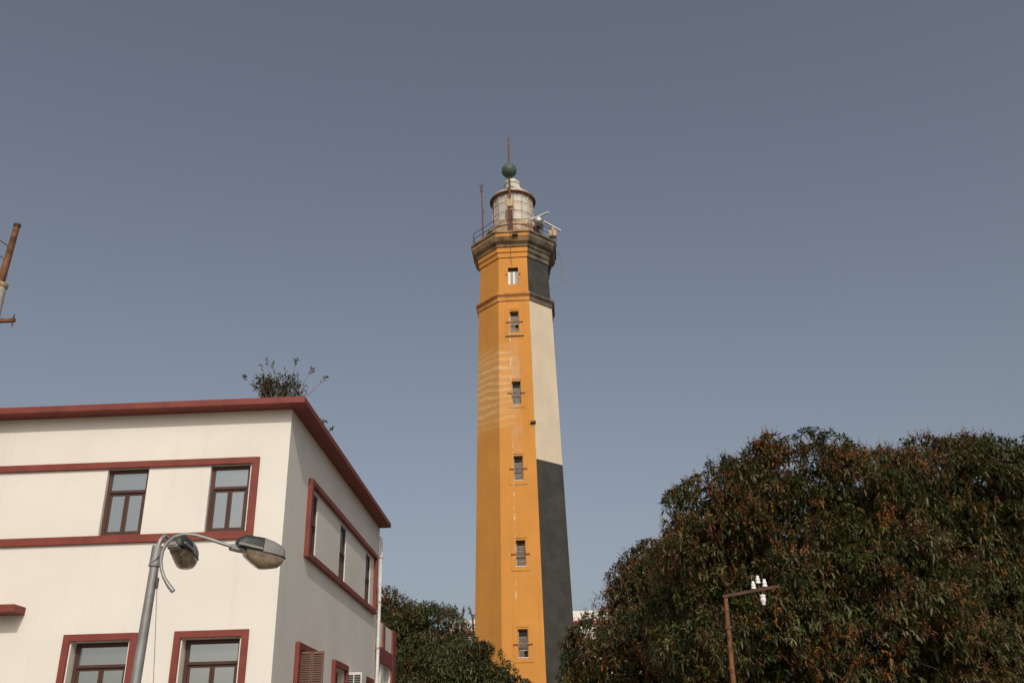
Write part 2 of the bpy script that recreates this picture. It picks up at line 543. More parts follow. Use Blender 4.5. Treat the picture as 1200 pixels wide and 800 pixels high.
# louvred shutter swung straight out from the near jamb: two framed leaves, slats across
sh = MB()
PSH = lambda u, d, v: (.02 + u, 1.84 + d, v)        # u outwards from the wall
for a, b in ((.01, .255), (.262, .50)):
    sh.box(a, a + .03, -.035, .0, 2.53, 3.90, P=PSH); sh.box(b - .03, b, -.035, 0, 2.53, 3.90, P=PSH)
    sh.box(a + .03, b - .03, -.035, 0, 3.85, 3.90, P=PSH); sh.box(a + .03, b - .03, -.035, 0, 2.53, 2.58, P=PSH)
    sh.box(a + .03, b - .03, -.003, 0, 2.58, 3.85, P=PSH)
so = sh.build('shutter', M['shutter'], bld)
so['label'] = 'brown louvred wooden shutter'
first = None
for k in range(29):
    for a, b in ((.042, .223), (.294, .468)):
        z = 2.60 + k * .043
        if first is None:
            s = MB()
            s.add([PSH(a, -.03, 0), PSH(b, -.03, 0), PSH(b, -.008, .034), PSH(a, -.008, .034), PSH(a, -.023, -.004), PSH(b, -.023, -.004), PSH(b, -.001, .030), PSH(a, -.001, .030)],
                  [(0, 1, 2, 3), (7, 6, 5, 4), (0, 4, 5, 1), (3, 2, 6, 7), (0, 3, 7, 4), (1, 5, 6, 2)])
            first = s.build('slat', M['shutter'], so); first.location.z = z
        else:
            o = first.copy(); COL.objects.link(o); o.parent = so
            o.location = (0 if a < .1 else .2485, 0, z)

# drainpipe at the back corner
w = MB()
w.tube([(.09, 10.28, .05), (.09, 10.28, 4.2), (.088, 10.28, 7.95), (.07, 10.28, 8.1), (-.02, 10.28, 8.18)], .048, 12)
dp = w.build('drainpipe', M['whitepaint'], bld, smooth=True, auto=50)
for z in (1.2, 3.6, 4.9, 6.2, 7.5):
    w = MB(); w.lathe([(.062, z), (.062, z + .05)], 14, c=(.089, 10.28)); w.box(-.01, .06, 10.265, 10.295, z + .01, z + .04)
    w.build('pipe_bracket', M['cream'], dp)

# lower wing behind
AX, AY0, AY1, AZ = -.03, YB + .005, 13.95, 5.80
PA = lambda u, d, v: (AX - d, u, v)
wing_holes = [(10.62, 11.55, 2.6, 4.60, .25), (11.95, 13.25, 2.6, 4.60, .25)]
w = wall_holes(PA, AY0, AY1, 0, AZ, wing_holes, .25)
w.add([(AX, AY1, 0), (AX, AY1, AZ), (-6, AY1, AZ), (-6, AY1, 0)], [(0, 3, 2, 1)])
w.add([(AX, AY0, AZ), (AX, AY1, AZ), (-.2, AY1, AZ), (-.2, AY0, AZ)], [(0, 1, 2, 3)])
w.add([(-.2, AY0, AZ), (-.2, AY1, AZ), (-.2, AY1, 5.0), (-.2, AY0, 5.0)], [(0, 1, 2, 3)])
w.add([(-.2, AY0, 5.0), (-.2, AY1, 5.0), (-6, AY1, 5.0), (-6, AY0, 5.0)], [(0, 1, 2, 3)])
w.add([(-6, AY0, 0), (-6, AY1, 0), (-6, AY1, 5.0), (-6, AY0, 5.0)], [(0, 3, 2, 1)])
w.build('wing_wall', M['wall'], bld)
w = MB(); w.box(AY0 + .02, 13.34, -.05, 0, 4.63, 5.07, P=PA); w.build('wing_band', M['red'], bld, bevel=.006)
w = MB(); w.box(11.60, 11.88, -.055, 0, 5.07, AZ + .03, P=PA); w.build('wing_pilaster', M['red'], bld, bevel=.006)
w = MB(); w.box(13.34, AY1 + .02, -.06, 0, 0, AZ + .03, P=PA); w.build('wing_pilaster', M['red'], bld, bevel=.006)
for a, b, c, e, dd in wing_holes:
    w = MB(); w.box(a, b, .19, .22, c, e, P=PA); bk = w.build('louvre_backing', M['darkhole'], bld)
    n_ = int(round((b - a) / .42))
    for k in range(n_):
        u = a + .03 + k * (b - a) / n_
        s = MB(); s.box(u, u + .2, .06, .075, c + .02, e - .02, P=PA)
        s.build('louvre', M['whitepaint'], bk)

# air conditioner on the side wall
mw = Matrix.Translation(B0) @ Matrix.Rotation(YAW, 4, 'Z')
ac = thing('air_conditioner', mw @ Vector((.0, 6.75, 3.28)), 'white air conditioner box sticking out of the side wall between red window frames', 'air conditioner', rz=YAW)
w = MB(); w.box(0, .40, -.29, .29, 0, .64); w.build('casing', M['whitepaint'], ac, bevel=.012)
for a in (.035, .215):
    w = MB(); w.box(a, a + .155, -.296, -.2915, .06, .58); gb = w.build('grille', M['blackcast'], ac)
    for k in range(9):
        w = MB(); w.box(a + .004, a + .151, -.306, -.2965, .08 + k * .055, .098 + k * .055); w.build('grille_bar', M['galv'], gb)
for y in (-.2, .2):
    w = MB(); w.bar((0, y, -.015), (.38, y, -.015), .03); w.bar((.0, y, -.3), (.36, y, -.03), .025); w.build('wall_bracket', M['galv'], ac)

# ================================================================== plants on the roof
def leaf_arrays(base, axis, length, width, droop, rng, segs=3):
    """vectorised lance leaves: base (n,3), axis (n,3) unit; returns verts (n*6,3), faces list arrays"""
    n = len(base)
    up = np.array([0, 0, 1.0])
    side = np.cross(axis, up) + rng.normal(0, .25, (n, 3))
    side /= np.linalg.norm(side, axis=1, keepdims=True) + 1e-9
    L = length[:, None]; W = width[:, None]
    dz = np.zeros((n, 3)); dz[:, 2] = -1
    p1 = base + axis * L * .34 + dz * L * droop[:, None] * .10
    p2 = base + axis * L * .70 + dz * L * droop[:, None] * .38
    p3 = base + axis * L * .96 + dz * L * droop[:, None] * .80
    v = np.stack([base, p1 - side * W * .46, p1 + side * W * .46, p2 - side * W * .40, p2 + side * W * .40, p3], 1)
    return v.reshape(-1, 3)


def leaves_mesh(name, verts, tint, mat, parent):
    n = len(verts) // 6
    me = bpy.data.meshes.new(name)
    me.vertices.add(n * 6)
    me.vertices.foreach_set('co', verts.astype(np.float32).ravel())
    pat = np.array([0, 1, 2, 1, 3, 4, 2, 3, 5, 4])
    loops = (np.arange(n)[:, None] * 6 + pat[None, :]).ravel()
    me.loops.add(len(loops)); me.loops.foreach_set('vertex_index', loops.astype(np.int32))
    st = (np.arange(n)[:, None] * 10 + np.array([0, 3, 7])[None, :]).ravel()
    me.polygons.add(n * 3)
    me.polygons.foreach_set('loop_start', st.astype(np.int32))
    me.update(calc_edges=True)
    at_ = me.color_attributes.new('tint', 'FLOAT_COLOR', 'POINT')
    col = np.ones((n, 6, 4), np.float32); col[:, :, :3] = tint[:, None, :]
    at_.data.foreach_set('color', col.ravel())
    me.materials.append(mat)
    o = bpy.data.objects.new(name, me); COL.objects.link(o)
    if parent: o.parent = parent
    return o


def unit(a): return a / (np.linalg.norm(a, axis=-1, keepdims=True) + 1e-9)


def roof_plant(name, base, stems, label, seed, group=None):
    rng = np.random.default_rng(seed)
    t = thing(name, base, label, 'plant', group)
    w = MB(); V, T = [], []
    for (dx, dy, h, tuft) in stems:
        tip = Vector((dx, dy, h)); mid = tip * .5 + Vector((rng.normal(0, .03), rng.normal(0, .03), .03))
        w.tube([(tip.x * .04, tip.y * .04, 0), mid, tip], [.014, .009, .005], 6)
        d = (tip - mid).normalized()
        n = int(tuft)
        tt = rng.uniform(.0, 1, n) ** .7
        base_ = np.array(tip)[None] - np.array(d)[None] * ((1 - tt) * (.20 if n < 30 else .48))[:, None] + rng.normal(0, .012 if n < 30 else .05, (n, 3))
        ax = unit(np.array(d)[None] * .9 + rng.normal(0, .55 if n < 30 else .8, (n, 3)))
        V.append(leaf_arrays(base_, ax, rng.uniform(.07, .13, n), rng.uniform(.024, .038, n), np.full(n, .2), rng))
        c = np.array([.075, .085, .045])[None] * rng.uniform(.6, 1.5, (n, 1))
        br = rng.random(n) < .16
        c[br] = np.array([.20, .10, .05]) * rng.uniform(.6, 1.3, (br.sum(), 1))
        T.append(c)
    w.build('stem', M['twig'], t)
    lo = leaves_mesh('foliage', np.concatenate(V), np.concatenate(T), M['leaf'], t)
    tag(lo, kind='stuff')
    return t


rp = random.Random(4)
px_m = 1 / 52.0
stems = []
for (sx_, sy_, tf) in ((-44, 26, 14), (-18, 44, 16), (-12, 40, 14), (-24, 38, 10), (18, 43, 16), (36, 33, 15), (50, 28, 18), (-36, 20, 24), (8, 30, 14)):
    stems.append((sx_ * px_m, rp.uniform(-.15, .3), sy_ * px_m + .74, tf))
for k in range(34):
    a = rp.uniform(-1, 1)
    stems.append((a * 30 * px_m, rp.uniform(-.35, .4), (rp.uniform(10, 29) * (1 - .3 * abs(a))) * px_m + .72, rp.choice((40, 56, 70))))
pb = at(328, 462, 19.4)
roof_plant('rooftop_shrub', (pb.x, pb.y, ZR), stems, 'straggly grey-green shrub on the roof behind the red eave corner', 3)
q = mw @ Vector((.02, 1.55, ZR))
roof_plant('rooftop_weed', q, [(.27, 0, .16, 16), (.22, .08, .20, 16), (.24, -.1, .14, 14)], 'tiny brown weed at the edge of the roof, nearer the corner', 5)
q = mw @ Vector((.12, 2.1, ZR))
roof_plant('rooftop_weed', q, [(.22, -.02, .17, 14), (.12, .05, .1, 6)], 'single dark sprig leaning out over the side eave', 6)

# ================================================================== lighthouse
T0 = Vector((.343, 60.0, 0))
NA = atan2(-T0.y, -T0.x) - radians(2.9)
lh = thing('lighthouse', T0, 'tall octagonal lighthouse painted orange with white and black right face', 'lighthouse', rz=NA + pi / 2)
R0, RK = 3.46, .0214
def Rz(z): return R0 - RK * z
ZM = 31.05                                           # underside of the lower moulding


def octv(k, R, z):
    a = -pi / 2 + k * pi / 4
    return (R * cos(a), R * sin(a), z)


# windows on the front face: (z0, z1) openings
twin = [(7.54, 9.16), (12.82, 14.43), (18.21, 19.85), (23.40, 25.03), (28.66, 30.26)]
HW = .30
CF = cos(pi / 8)
PT = lambda u, d, z: (u, -(Rz(z) * CF) + d, z)       # front face of the tapering shaft
PD = lambda u, d, z: (u, -(2.67 * CF) + d, z)        # upper drum front
shaft = MB()
for k in range(8):
    mi = 0
    bw = k in (1, 2)
    k0, k1 = k - .5, k + .5
    if k == 0:
        zs = [0] + [z for p in twin for z in p] + [ZM]
        for i in range(len(zs) - 1):
            za, zb = zs[i], zs[i + 1]
            L0, L1 = octv(k0, Rz(za), za), octv(k0, Rz(zb), zb)
            r0_, r1_ = octv(k1, Rz(za), za), octv(k1, Rz(zb), zb)
            if i % 2 == 0:
                shaft.add([L0, r0_, r1_, L1], [(0, 1, 2, 3)])
            else:
                shaft.add([L0, PT(-HW, 0, za), PT(-HW, 0, zb), L1], [(0, 1, 2, 3)])
                shaft.add([PT(HW, 0, za), r0_, r1_, PT(HW, 0, zb)], [(0, 1, 2, 3)])
                for (p0, q0), (p1, q1) in (((-HW, za), (-HW, zb)), ((-HW, zb), (HW, zb)), ((HW, zb), (HW, za)), ((HW, za), (-HW, za))):
                    shaft.add([PT(p0, 0, q0), PT(p1, 0, q1), PT(p1, .4, q1), PT(p0, .4, q0)], [(0, 1, 2, 3)])
    else:
        segs = ((0, 19.6, 2), (19.6, ZM, 1)) if bw else ((0, ZM, 0),)
        for za, zb, mi in segs:
            shaft.add([octv(k0, Rz(za), za), octv(k1, Rz(za), za), octv(k1, Rz(zb), zb), octv(k0, Rz(zb), zb)], [(0, 1, 2, 3)], mi)
shaft.build('shaft', [M['orange'], M['white'], M['black']], lh)


def oct_ring(prof, name, mats, mi_of):
    w = MB()
    for i in range(len(prof) - 1):
        (ra, za), (rb, zb) = prof[i], prof[i + 1]
        for k in range(8):
            w.add([octv(k - .5, ra, za), octv(k + .5, ra, za), octv(k + .5, rb, zb), octv(k - .5, rb, zb)], [(0, 1, 2, 3)], mi_of(k))
    return w.build(name, mats, lh)


bwf = lambda k: 1 if k in (1, 2) else 0
oct_ring([(2.80, ZM), (2.86, ZM + .01), (2.86, 31.33), (2.84, 31.34), (2.93, 31.44), (3.0, 31.50), (3.0, 31.64), (2.70, 31.74)], 'string_course', [M['dirtytrim'], M['dirtyblk']], bwf)
# upper drum with its window opening
drum = MB()
D0, D1 = 31.70, 34.58
dw0, dw1, dh = 32.41, 33.75, .36
for k in range(8):
    rr = lambda z: 2.72 - .028 * (z - D0)
    if k == 0:
        PD = lambda u, d, z: (u, -(rr(z) * CF) + d, z)
        for za, zb, hole in ((D0, dw0, 0), (dw0, dw1, 1), (dw1, D1, 0)):
            a, b, c, e = octv(-.5, rr(za), za), octv(.5, rr(za), za), octv(.5, rr(zb), zb), octv(-.5, rr(zb), zb)
            if not hole: drum.add([a, b, c, e], [(0, 1, 2, 3)])
            else:
                drum.add([a, PD(-dh, 0, za), PD(-dh, 0, zb), e], [(0, 1, 2, 3)])
                drum.add([PD(dh, 0, za), b, c, PD(dh, 0, zb)], [(0, 1, 2, 3)])
                for (p0, q0), (p1, q1) in (((-dh, za), (-dh, zb)), ((-dh, zb), (dh, zb)), ((dh, zb), (dh, za)), ((dh, za), (-dh, za))):
                    drum.add([PD(p0, 0, q0), PD(p1, 0, q1), PD(p1, .4, q1), PD(p0, .4, q0)], [(0, 1, 2, 3)])
    else:
        drum.add([octv(k - .5, rr(D0), D0), octv(k + .5, rr(D0), D0), octv(k + .5, rr(D1), D1), octv(k - .5, rr(D1), D1)], [(0, 1, 2, 3)], bwf(k))
drum.build('upper_drum', [M['orange'], M['black']], lh)
oct_ring([(2.64, 34.56), (2.72, 34.58), (2.72, 34.92), (2.70, 34.93), (2.80, 34.97), (2.80, 35.30), (2.78, 35.31)], 'cornice_band', [M['orange'], M['dirtyblk']], bwf)
oct_ring([(2.78, 35.30), (2.88, 35.36), (2.90, 35.56), (2.94, 35.58), (3.10, 35.72), (3.20, 35.94), (3.24, 36.0), (3.24, 36.29)], 'cornice', [M['dirty'], M['dirtyblk']], bwf)
oct_ring([(3.24, 36.29), (3.34, 36.31), (3.34, 36.44), (3.29, 36.47), (0.01, 36.48)], 'gallery_slab', [M['dirty'], M['dirtyblk']], bwf)
# front fascia patches of fresher orange under the lip: two plain panels
for u0, u1 in ((-1.10, -.06), (.0, 1.12)):
    w = MB(); w.box(u0, u1, -3.24 * CF - .006, -3.24 * CF + .02, 36.01, 36.28); w.build('fascia_patch', M['dirtytrim'], lh)

# tower windows
for i, (za, zb) in enumerate(twin):
    w = MB()
    fo, wd = .58, .05
    top, bot = zb + .30, za - .26
    for u0, u1, c, e in ((-fo, -HW - .06, za - .1, zb + .12), (HW + .06, fo, za - .1, zb + .12), (-fo, fo, zb + .12, top), (-fo, fo, bot, za - .1)):
        w.box(u0, u1, -.035, .03, c, e, P=PT)
    w.build('window_surround', M['orange'], lh, bevel=.006)
    w = MB(); w.box(-HW, -HW + .05, .2, .25, za, zb, P=PT); w.box(HW - .05, HW, .2, .25, za, zb, P=PT)
    w.box(-HW + .05, HW - .05, .2, .25, zb - .05, zb, P=PT); w.box(-HW + .05, HW - .05, .2, .25, za, za + .05, P=PT)
    n_bar = (4, 5, 4, 4, 5)[i]
    zz = [za + .05 + (zb - za - .1) * j / n_bar for j in range(n_bar + 1)]
    for z in zz[1:-1]: w.box(-HW + .05, HW - .05, .205, .245, z - .017, z + .017, P=PT)
    wo = w.build('window', M['cream'], lh)
    for j in range(n_bar):
        broken = (i == 0 and j == 0) or (i == 4 and j == 1) or (j == n_bar - 1)
        if broken and j != n_bar - 1:
            w = MB(); w.box(-HW + .05, .05, .222, .228, zz[j], zz[j + 1], P=PT); w.build('broken_pane', M['oldglass'], wo)
        elif j == n_bar - 1:
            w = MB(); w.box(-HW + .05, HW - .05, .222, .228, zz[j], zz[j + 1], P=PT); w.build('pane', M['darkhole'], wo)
        else:
            w = MB(); w.box(-HW + .05, HW - .05, .222, .228, zz[j], zz[j + 1], P=PT); w.build('pane', M['oldglass'], wo)
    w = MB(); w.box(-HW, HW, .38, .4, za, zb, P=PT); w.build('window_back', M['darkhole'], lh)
    zc = za + (zb - za) * .46
    w = MB(); w.box(-.56, .56, -.085, -.045, zc - .025, zc + .025, P=PT)
    for u in (-.56, .52): w.box(u, u + .05, -.1, .01, zc - .05, zc + .05, P=PT)
    w.build('window_bar', M['rust'], lh)
    w = MB(); w.box(-HW, HW, -.02, .19, za, za + .035, P=PT); w.build('sill', M['farwhite'] if i in (0, 1, 2) else M['cream'], lh)
w = MB(); w.box(-.62, .62, -.12, .0, 28.36, 28.43, P=PT); w.build('sill', M['cream'], lh)
# small spout on the edge of the front face
w = MB(); w.box(.88, 1.22, -.18, .05, 22.0, 22.12, P=PT); w.build('spout', M['darkiron'], lh)
# drum window: white narrow shutters with a dark gap
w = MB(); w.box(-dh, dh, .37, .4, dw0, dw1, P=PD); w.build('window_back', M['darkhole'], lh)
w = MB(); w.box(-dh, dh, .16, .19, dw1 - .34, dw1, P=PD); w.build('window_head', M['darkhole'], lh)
for u0, u1, mt in ((-dh, -dh + .16, 'whitepaint'), (-dh + .17, -dh + .33, 'greycast'), (-.02, .13, 'whitepaint'), (.14, dh - .02, 'greycast')):
    w = MB(); w.box(u0, u1, .10, .14, dw0 + .02, dw1 - .30, P=PD); w.build('shutter', M[mt], lh)
for u in (-.50, .44):
    w = MB(); w.box(u, u + .07, -.08, .02, 33.17, 33.25, P=PD); w.build('shutter_hook', M['darkiron'], lh)

# lantern
w = MB(); w.lathe([(2.02, 36.47), (2.02, 37.55), (2.10, 37.6), (2.10, 37.72), (1.72, 37.78), (1.66, 37.80), (1.66, 38.3), (1.62, 38.33)], 40)
w.build('lantern_base', M['cream'], lh, smooth=True, auto=35)
w = MB(); w.lathe([(1.40, 38.3), (1.38, 40.72)], 36); w.build('lantern_curtain', M['curtain'], lh, smooth=True, auto=40)
NP, RL, ZL0, ZL1 = 16, 1.53, 38.33, 40.72
w = MB()
for k in range(NP):
    a = 2 * pi * (k + .25) / NP
    w.bar((RL * cos(a), RL * sin(a), ZL0), (RL * cos(a), RL * sin(a), ZL1), .055)
rows = [ZL0 + (ZL1 - ZL0) * j / 3 for j in range(4)]
for z in rows:
    for k in range(NP):
        a, b = 2 * pi * (k + .25) / NP, 2 * pi * (k + 1.25) / NP
        w.bar((RL * cos(a), RL * sin(a), z), (RL * cos(b), RL * sin(b), z), .05)
w.build('lantern_frame', M['cream'], lh)
for k in range(NP):
    a, b = 2 * pi * (k + .25) / NP + .02, 2 * pi * (k + 1.25) / NP - .02
    for j in range(3):
        w = MB(); z0, z1 = rows[j] + .025, rows[j + 1] - .025
        w.add([(RL * cos(a), RL * sin(a), z0), (RL * cos(b), RL * sin(b), z0), (RL * cos(b), RL * sin(b), z1), (RL * cos(a), RL * sin(a), z1)], [(0, 1, 2, 3)])
        w.build('lantern_pane', M['lantern'], lh)
w = MB(); w.lathe([(1.40, 40.74), (1.60, 40.72), (1.74, 40.66), (1.75, 40.74), (1.70, 40.82)], 40, cap0=False, cap1=False)
w.build('roof_gutter', M['rust'], lh, smooth=True, auto=50)
w = MB(); w.lathe([(1.70, 40.78), (1.56, 41.0), (1.30, 41.25), (1.0, 41.5), (.74, 41.78), (.62, 42.05), (.60, 42.2), (.66, 42.22), (.66, 42.32), (.58, 42.36), (.56, 42.52), (.42, 42.66), (.2, 42.74), (.02, 42.76)], 36, cap0=False)
w.build('lantern_roof', M['lanternroof'], lh, smooth=True, auto=40)

# gallery railing
posts = []
pts = []
for k in range(8):
    p, q_ = Vector(octv(k - .5, 3.16, 36.48)), Vector(octv(k + .5, 3.16, 36.48))
    pts.append(p); pts.append((p + q_) / 2)
w = MB(); w.bar((0, 0, 0), (0, 0, .95), .035); p0 = w.build('railing_post', M['darkiron'], lh); p0.location = pts[0]
for p in pts[1:]:
    o = p0.copy(); COL.objects.link(o); o.location = p
for h in (.5, .93):
    w = MB()
    for k in range(8):
        w.bar(pts[2 * k] + Vector((0, 0, h)), pts[(2 * k + 2) % 16] + Vector((0, 0, h)), .03)
    w.build('railing_rail', M['darkiron'], lh)

lm = Matrix.Translation(T0) @ Matrix.Rotation(NA + pi / 2, 4, 'Z')
# signal ball mast in front of the lantern
sm_ = thing('signal_ball_mast', lm @ Vector((-.10, -2.14, 36.48)), 'rusty mast with green ball and rod, in front of the lantern', 'mast', rz=NA + pi / 2)
w = MB()
for sx_, sy_ in ((-1, -1), (1, -1), (1, 1), (-1, 1)):
    w.bar((sx_ * .17, sy_ * .1, 0), (sx_ * .15, sy_ * .1, 2.5), .05)
for j in range(8):
    z0, z1 = .1 + j * .29, .39 + j * .29
    for sy_ in (-.1, .1):
        w.bar((-.17, sy_, z0), (.17, sy_, z1), .035); w.bar((.17, sy_, z0), (-.17, sy_, z1), .035)
        w.bar((-.17, sy_, z0), (.17, sy_, z0), .03)
w.build('lattice', M['rust'], sm_)
w = MB(); w.box(-.22, .22, -.16, .14, 2.5, 3.12); w.build('box', M['beige'], sm_, bevel=.02)
w = MB(); w.tube([(0, 0, 3.12), (0, 0, 5.3)], [.10, .07], 10); w.build('lower_pole', M['rust'], sm_, smooth=True, auto=40)
prof = [(.56 * sin(pi * j / 16) + 1e-3, 5.68 - .56 * cos(pi * j / 16)) for j in range(17)]
w = MB(); w.lathe(prof, 28); w.build('ball', M['greenball'], sm_, smooth=True, auto=40)
w = MB(); w.tube([(0, 0, 6.2), (.02, 0, 8.72)], [.075, .055], 10); w.build('rod', M['rust'], sm_, smooth=True, auto=40)
# whip aerial on the left
wm = thing('whip_aerial', lm @ Vector((-2.2, -1.3, 36.48)), 'thin rusty aerial with forked tip, left of the lantern', 'aerial', rz=NA + pi / 2)
w = MB(); w.tube([(0, 0, 0), (0, 0, 2.6), (-.06, 0, 5.1)], [.06, .055, .045], 8); w.build('pole', M['rust'], wm, smooth=True, auto=40)
w = MB(); w.bar((-.06, 0, 4.6), (-.2, 0, 5.3), .05); w.bar((-.06, 0, 4.7), (.06, 0, 5.3), .05); w.box(-.15, .03, -.05, .05, 4.55, 4.7); w.box(.0, .12, -.05, .05, 2.7, 2.82)
w.build('forked_tip', M['darkiron'], wm)
# two radar scanners on the right
def radar(name, loc, half, label, zbar, box, ped):
    t = thing(name, lm @ Vector(loc), label, 'radar', 'radar scanners on the lighthouse gallery', NA + pi / 2)
    w = MB(); h = Vector(half); c = Vector((0, 0, zbar))
    w.bar(c - h, c + h, .16, .11); w.build('scanner_bar', M['whitepaint'], t, bevel=.02)
    w = MB(); w.lathe([(.2, zbar - .42), (.2, zbar - .2), (.1, zbar - .08), (.08, zbar - .05)], 16); w.build('gearbox', M[box], t, smooth=True, auto=35)
    w = MB(); w.box(-.3, .3, -.25, .25, zbar - .95, zbar - .45); w.build('housing', M[ped], t, bevel=.02)
    w = MB()
    for sx_, sy_ in ((-.24, -.2), (.24, -.2), (.24, .2), (-.24, .2)): w.bar((sx_, sy_, 0), (sx_, sy_, zbar - .94), .06)
    w.bar((-.24, -.2, .1), (.24, -.2, zbar - 1), .04); w.bar((.24, .2, .1), (-.24, .2, zbar - 1), .04)
    w.build('stand', M['darkiron'], t)
    return t


radar('radar_scanner', (1.95, -1.55, 36.48), (.72, -.5, 0), 'white radar bar close beside the lantern, on a dark stand', 1.92, 'whitepaint', 'dirtyblk')
radar('radar_scanner', (2.90, -.45, 36.48), (.60, .72, 0), 'pale radar bar at the right edge of the gallery, over a beige box', 1.70, 'greycast', 'beige')
# loose cable hanging from the gallery
hc = MB()
hc.tube([(3.0, .55, 36.5), (3.42, .45, 36.2), (3.42, .4, 34.9), (3.40, .3, 33.9), (3.2, .2, 33.55), (2.45, .1, 33.2)], .02, 6)
hc.tube([(3.0, .1, 36.5), (3.36, .1, 36.1), (3.30, .2, 34.2), (3.38, .3, 33.8)], .016, 6)
hco = hc.build('loose_cable', M['cable'], None)
hco.matrix_world = lm
tag(hco, 'loose thin cable looping down from the right side of the gallery', 'cable')
# thin conductor down the front of the drum
w = MB(); w.tube([(-.10, -3.10, 36.3), (-.10, -3.07, 36.1), (-.12, -2.6, 35.2), (-.13, -2.55, 34.4), (-.05, -2.52, 33.9)], .011, 6); w.build('conductor', M['darkiron'], lh)
w = MB(); w.box(.05, .45, -3.20, -3.0, 36.0, 36.12); w.build('lamp_bracket', M['darkiron'], lh)

# ================================================================== street lamp
YP = 12.5
pt, pm, pbm = at(183.2, 650, YP), at(173.7, 700, YP), at(158.7, 800, YP)
dirp = (pt - pbm).normalized()
base = pbm - dirp * (pbm.z / dirp.z)
lamp = thing('street_lamp', base, 'leaning grey steel street lamp with two heads and a bent hook arm', 'street lamp')
L = lambda p: Vector(p) - base
w = MB(); w.tube([Vector((0, 0, 0)), L(pbm), L(pt) - dirp * .12], [.085, .066, .058], 18); w.build('pole', M['galv'], lamp, smooth=True, auto=40)
w = MB(); w.box(-.16, .16, -.16, .16, 0, .03); w.build('base_plate', M['galv'], lamp, bevel=.005)
c0, c1 = L(pt) - dirp * .14, L(pt) + dirp * .12
w = MB(); w.tube([c0, c1], [.073, .070], 18); cl = w.build('collar', M['galv'], lamp, smooth=True, auto=40)
w = MB(); w.tube([c0 - dirp * .012, c0 + dirp * .015], [.080, .080], 18); w.build('clamp_ring', M['greycast'], cl, smooth=True, auto=40)
w = MB(); w.tube([c0 + Vector((.0, -.078, .03)), c0 + Vector((.05, -.066, .09)), c0 + Vector((.085, -.03, .13))], .006, 6); w.build('wire_tie', M['darkiron'], cl)
w = MB(); w.box(-.02, .025, -.03, .03, -.09, .05, M=Matrix.Translation(L(at(183, 681, YP)))); w.build('junction_box', M['blackcast'], lamp)

# bent arm: a hook of pipe passing just in front of the collar
YA = 12.36
hook = [(203, 692.5), (198, 686), (192.5, 677), (189.2, 667), (188.4, 656), (190.4, 645.5), (196, 635.5), (205, 628.4), (216, 625.4), (230, 626.8), (246, 631.5), (262, 637), (277, 641.5)]
hp = []
for i, (x, y) in enumerate(hook):
    hp.append(L(at(x, y, YA + (.0 if i < 8 else (i - 8) * .02))))
w = MB(); w.tube(hp, [.030] * 2 + [.023] * (len(hp) - 2), 12); w.build('hook_arm', M['galv'], lamp, smooth=True, auto=50)
w = MB(); w.tube([L(pt) + dirp * .1, L(at(188.5, 632, YP)), L(at(193.0, 627.0, YP + .08)), L(at(202, 634.5, YP + .25))], [.032, .030, .028, .028], 12)
w.build('short_arm', M['galv'], lamp, smooth=True, auto=60)


def loft(mbh, secs, n=12, sgn=1, mi=0, ex=.62):
    """secs: (a, halfwidth, height): half super-ellipse sections along a, closed below"""
    b = len(mbh.v)
    for a, wd, h in secs:
        for k in range(n + 1):
            t = pi * k / n
            cx, sz = cos(t), sin(t)
            mbh.v.append((a, math.copysign(abs(cx) ** ex, cx) * wd, sgn * (abs(sz) ** ex) * h))
    m = n + 1
    for i in range(len(secs) - 1):
        for k in range(n):
            f = (b + i * m + k, b + (i + 1) * m + k, b + (i + 1) * m + k + 1, b + i * m + k + 1)
            mbh.f.append(f if sgn > 0 else f[::-1]); mbh.mi.append(mi)
        f = (b + i * m, b + i * m + n, b + (i + 1) * m + n, b + (i + 1) * m)
        mbh.f.append(f); mbh.mi.append(mi)
    mbh.f.append(tuple(b + k for k in range(m))); mbh.mi.append(mi)
    e = b + (len(secs) - 1) * m
    mbh.f.append(tuple(e + k for k in range(m))[::-1]); mbh.mi.append(mi)


def lamp_head(origin, axis, label):
    a = Vector(axis).normalized()
    s = Vector((0, 0, 1)).cross(a).normalized()
    u = a.cross(s)
    mat = Matrix((a, s, u)).transposed().to_4x4(); mat.translation = origin
    w = MB(); loft(w, [(0, .075, .10), (.02, .10, .135), (.10, .125, .19), (.34, .135, .205)], 12, 1)
    hd = w.build('lamp_head', M['blackcast'], lamp, smooth=True, auto=38)
    hd.matrix_local = mat
    hd['label'] = label
    w = MB(); loft(w, [(.343, .138, .207), (.50, .134, .185), (.60, .118, .155), (.655, .095, .115), (.675, .06, .07)], 12, 1); w.build('cover', M['greycast'], hd, smooth=True, auto=38)
    w = MB(); loft(w, [(.10, .135, .016), (.52, .142, .016), (.64, .112, .016), (.69, .07, .016)], 12, -1, ex=.35); w.build('rim', M['blackcast'], hd, smooth=True, auto=30)
    w = MB(); loft(w, [(.12, .09, .03), (.15, .12, .085), (.26, .130, .15), (.37, .134, .20), (.41, .134, .20), (.53, .128, .165), (.62, .105, .13), (.66, .080, .08), (.675, .05, .03)], 16, -1, ex=.92)
    bo = w.build('bowl', M['bowl'], hd, smooth=True, auto=24); bo.location.z = -.014
    w = MB(); w.box(-.06, .12, -.07, .07, -.045, -.005); w.box(.0, .33, -.156, -.139, .012, .045); w.build('bracket', M['greycast'], hd, bevel=.006)
    w = MB(); w.box(-.075, .02, -.05, .05, -.03, .025); w.build('arm_clamp', M['greycast'], hd, bevel=.008)
    return hd


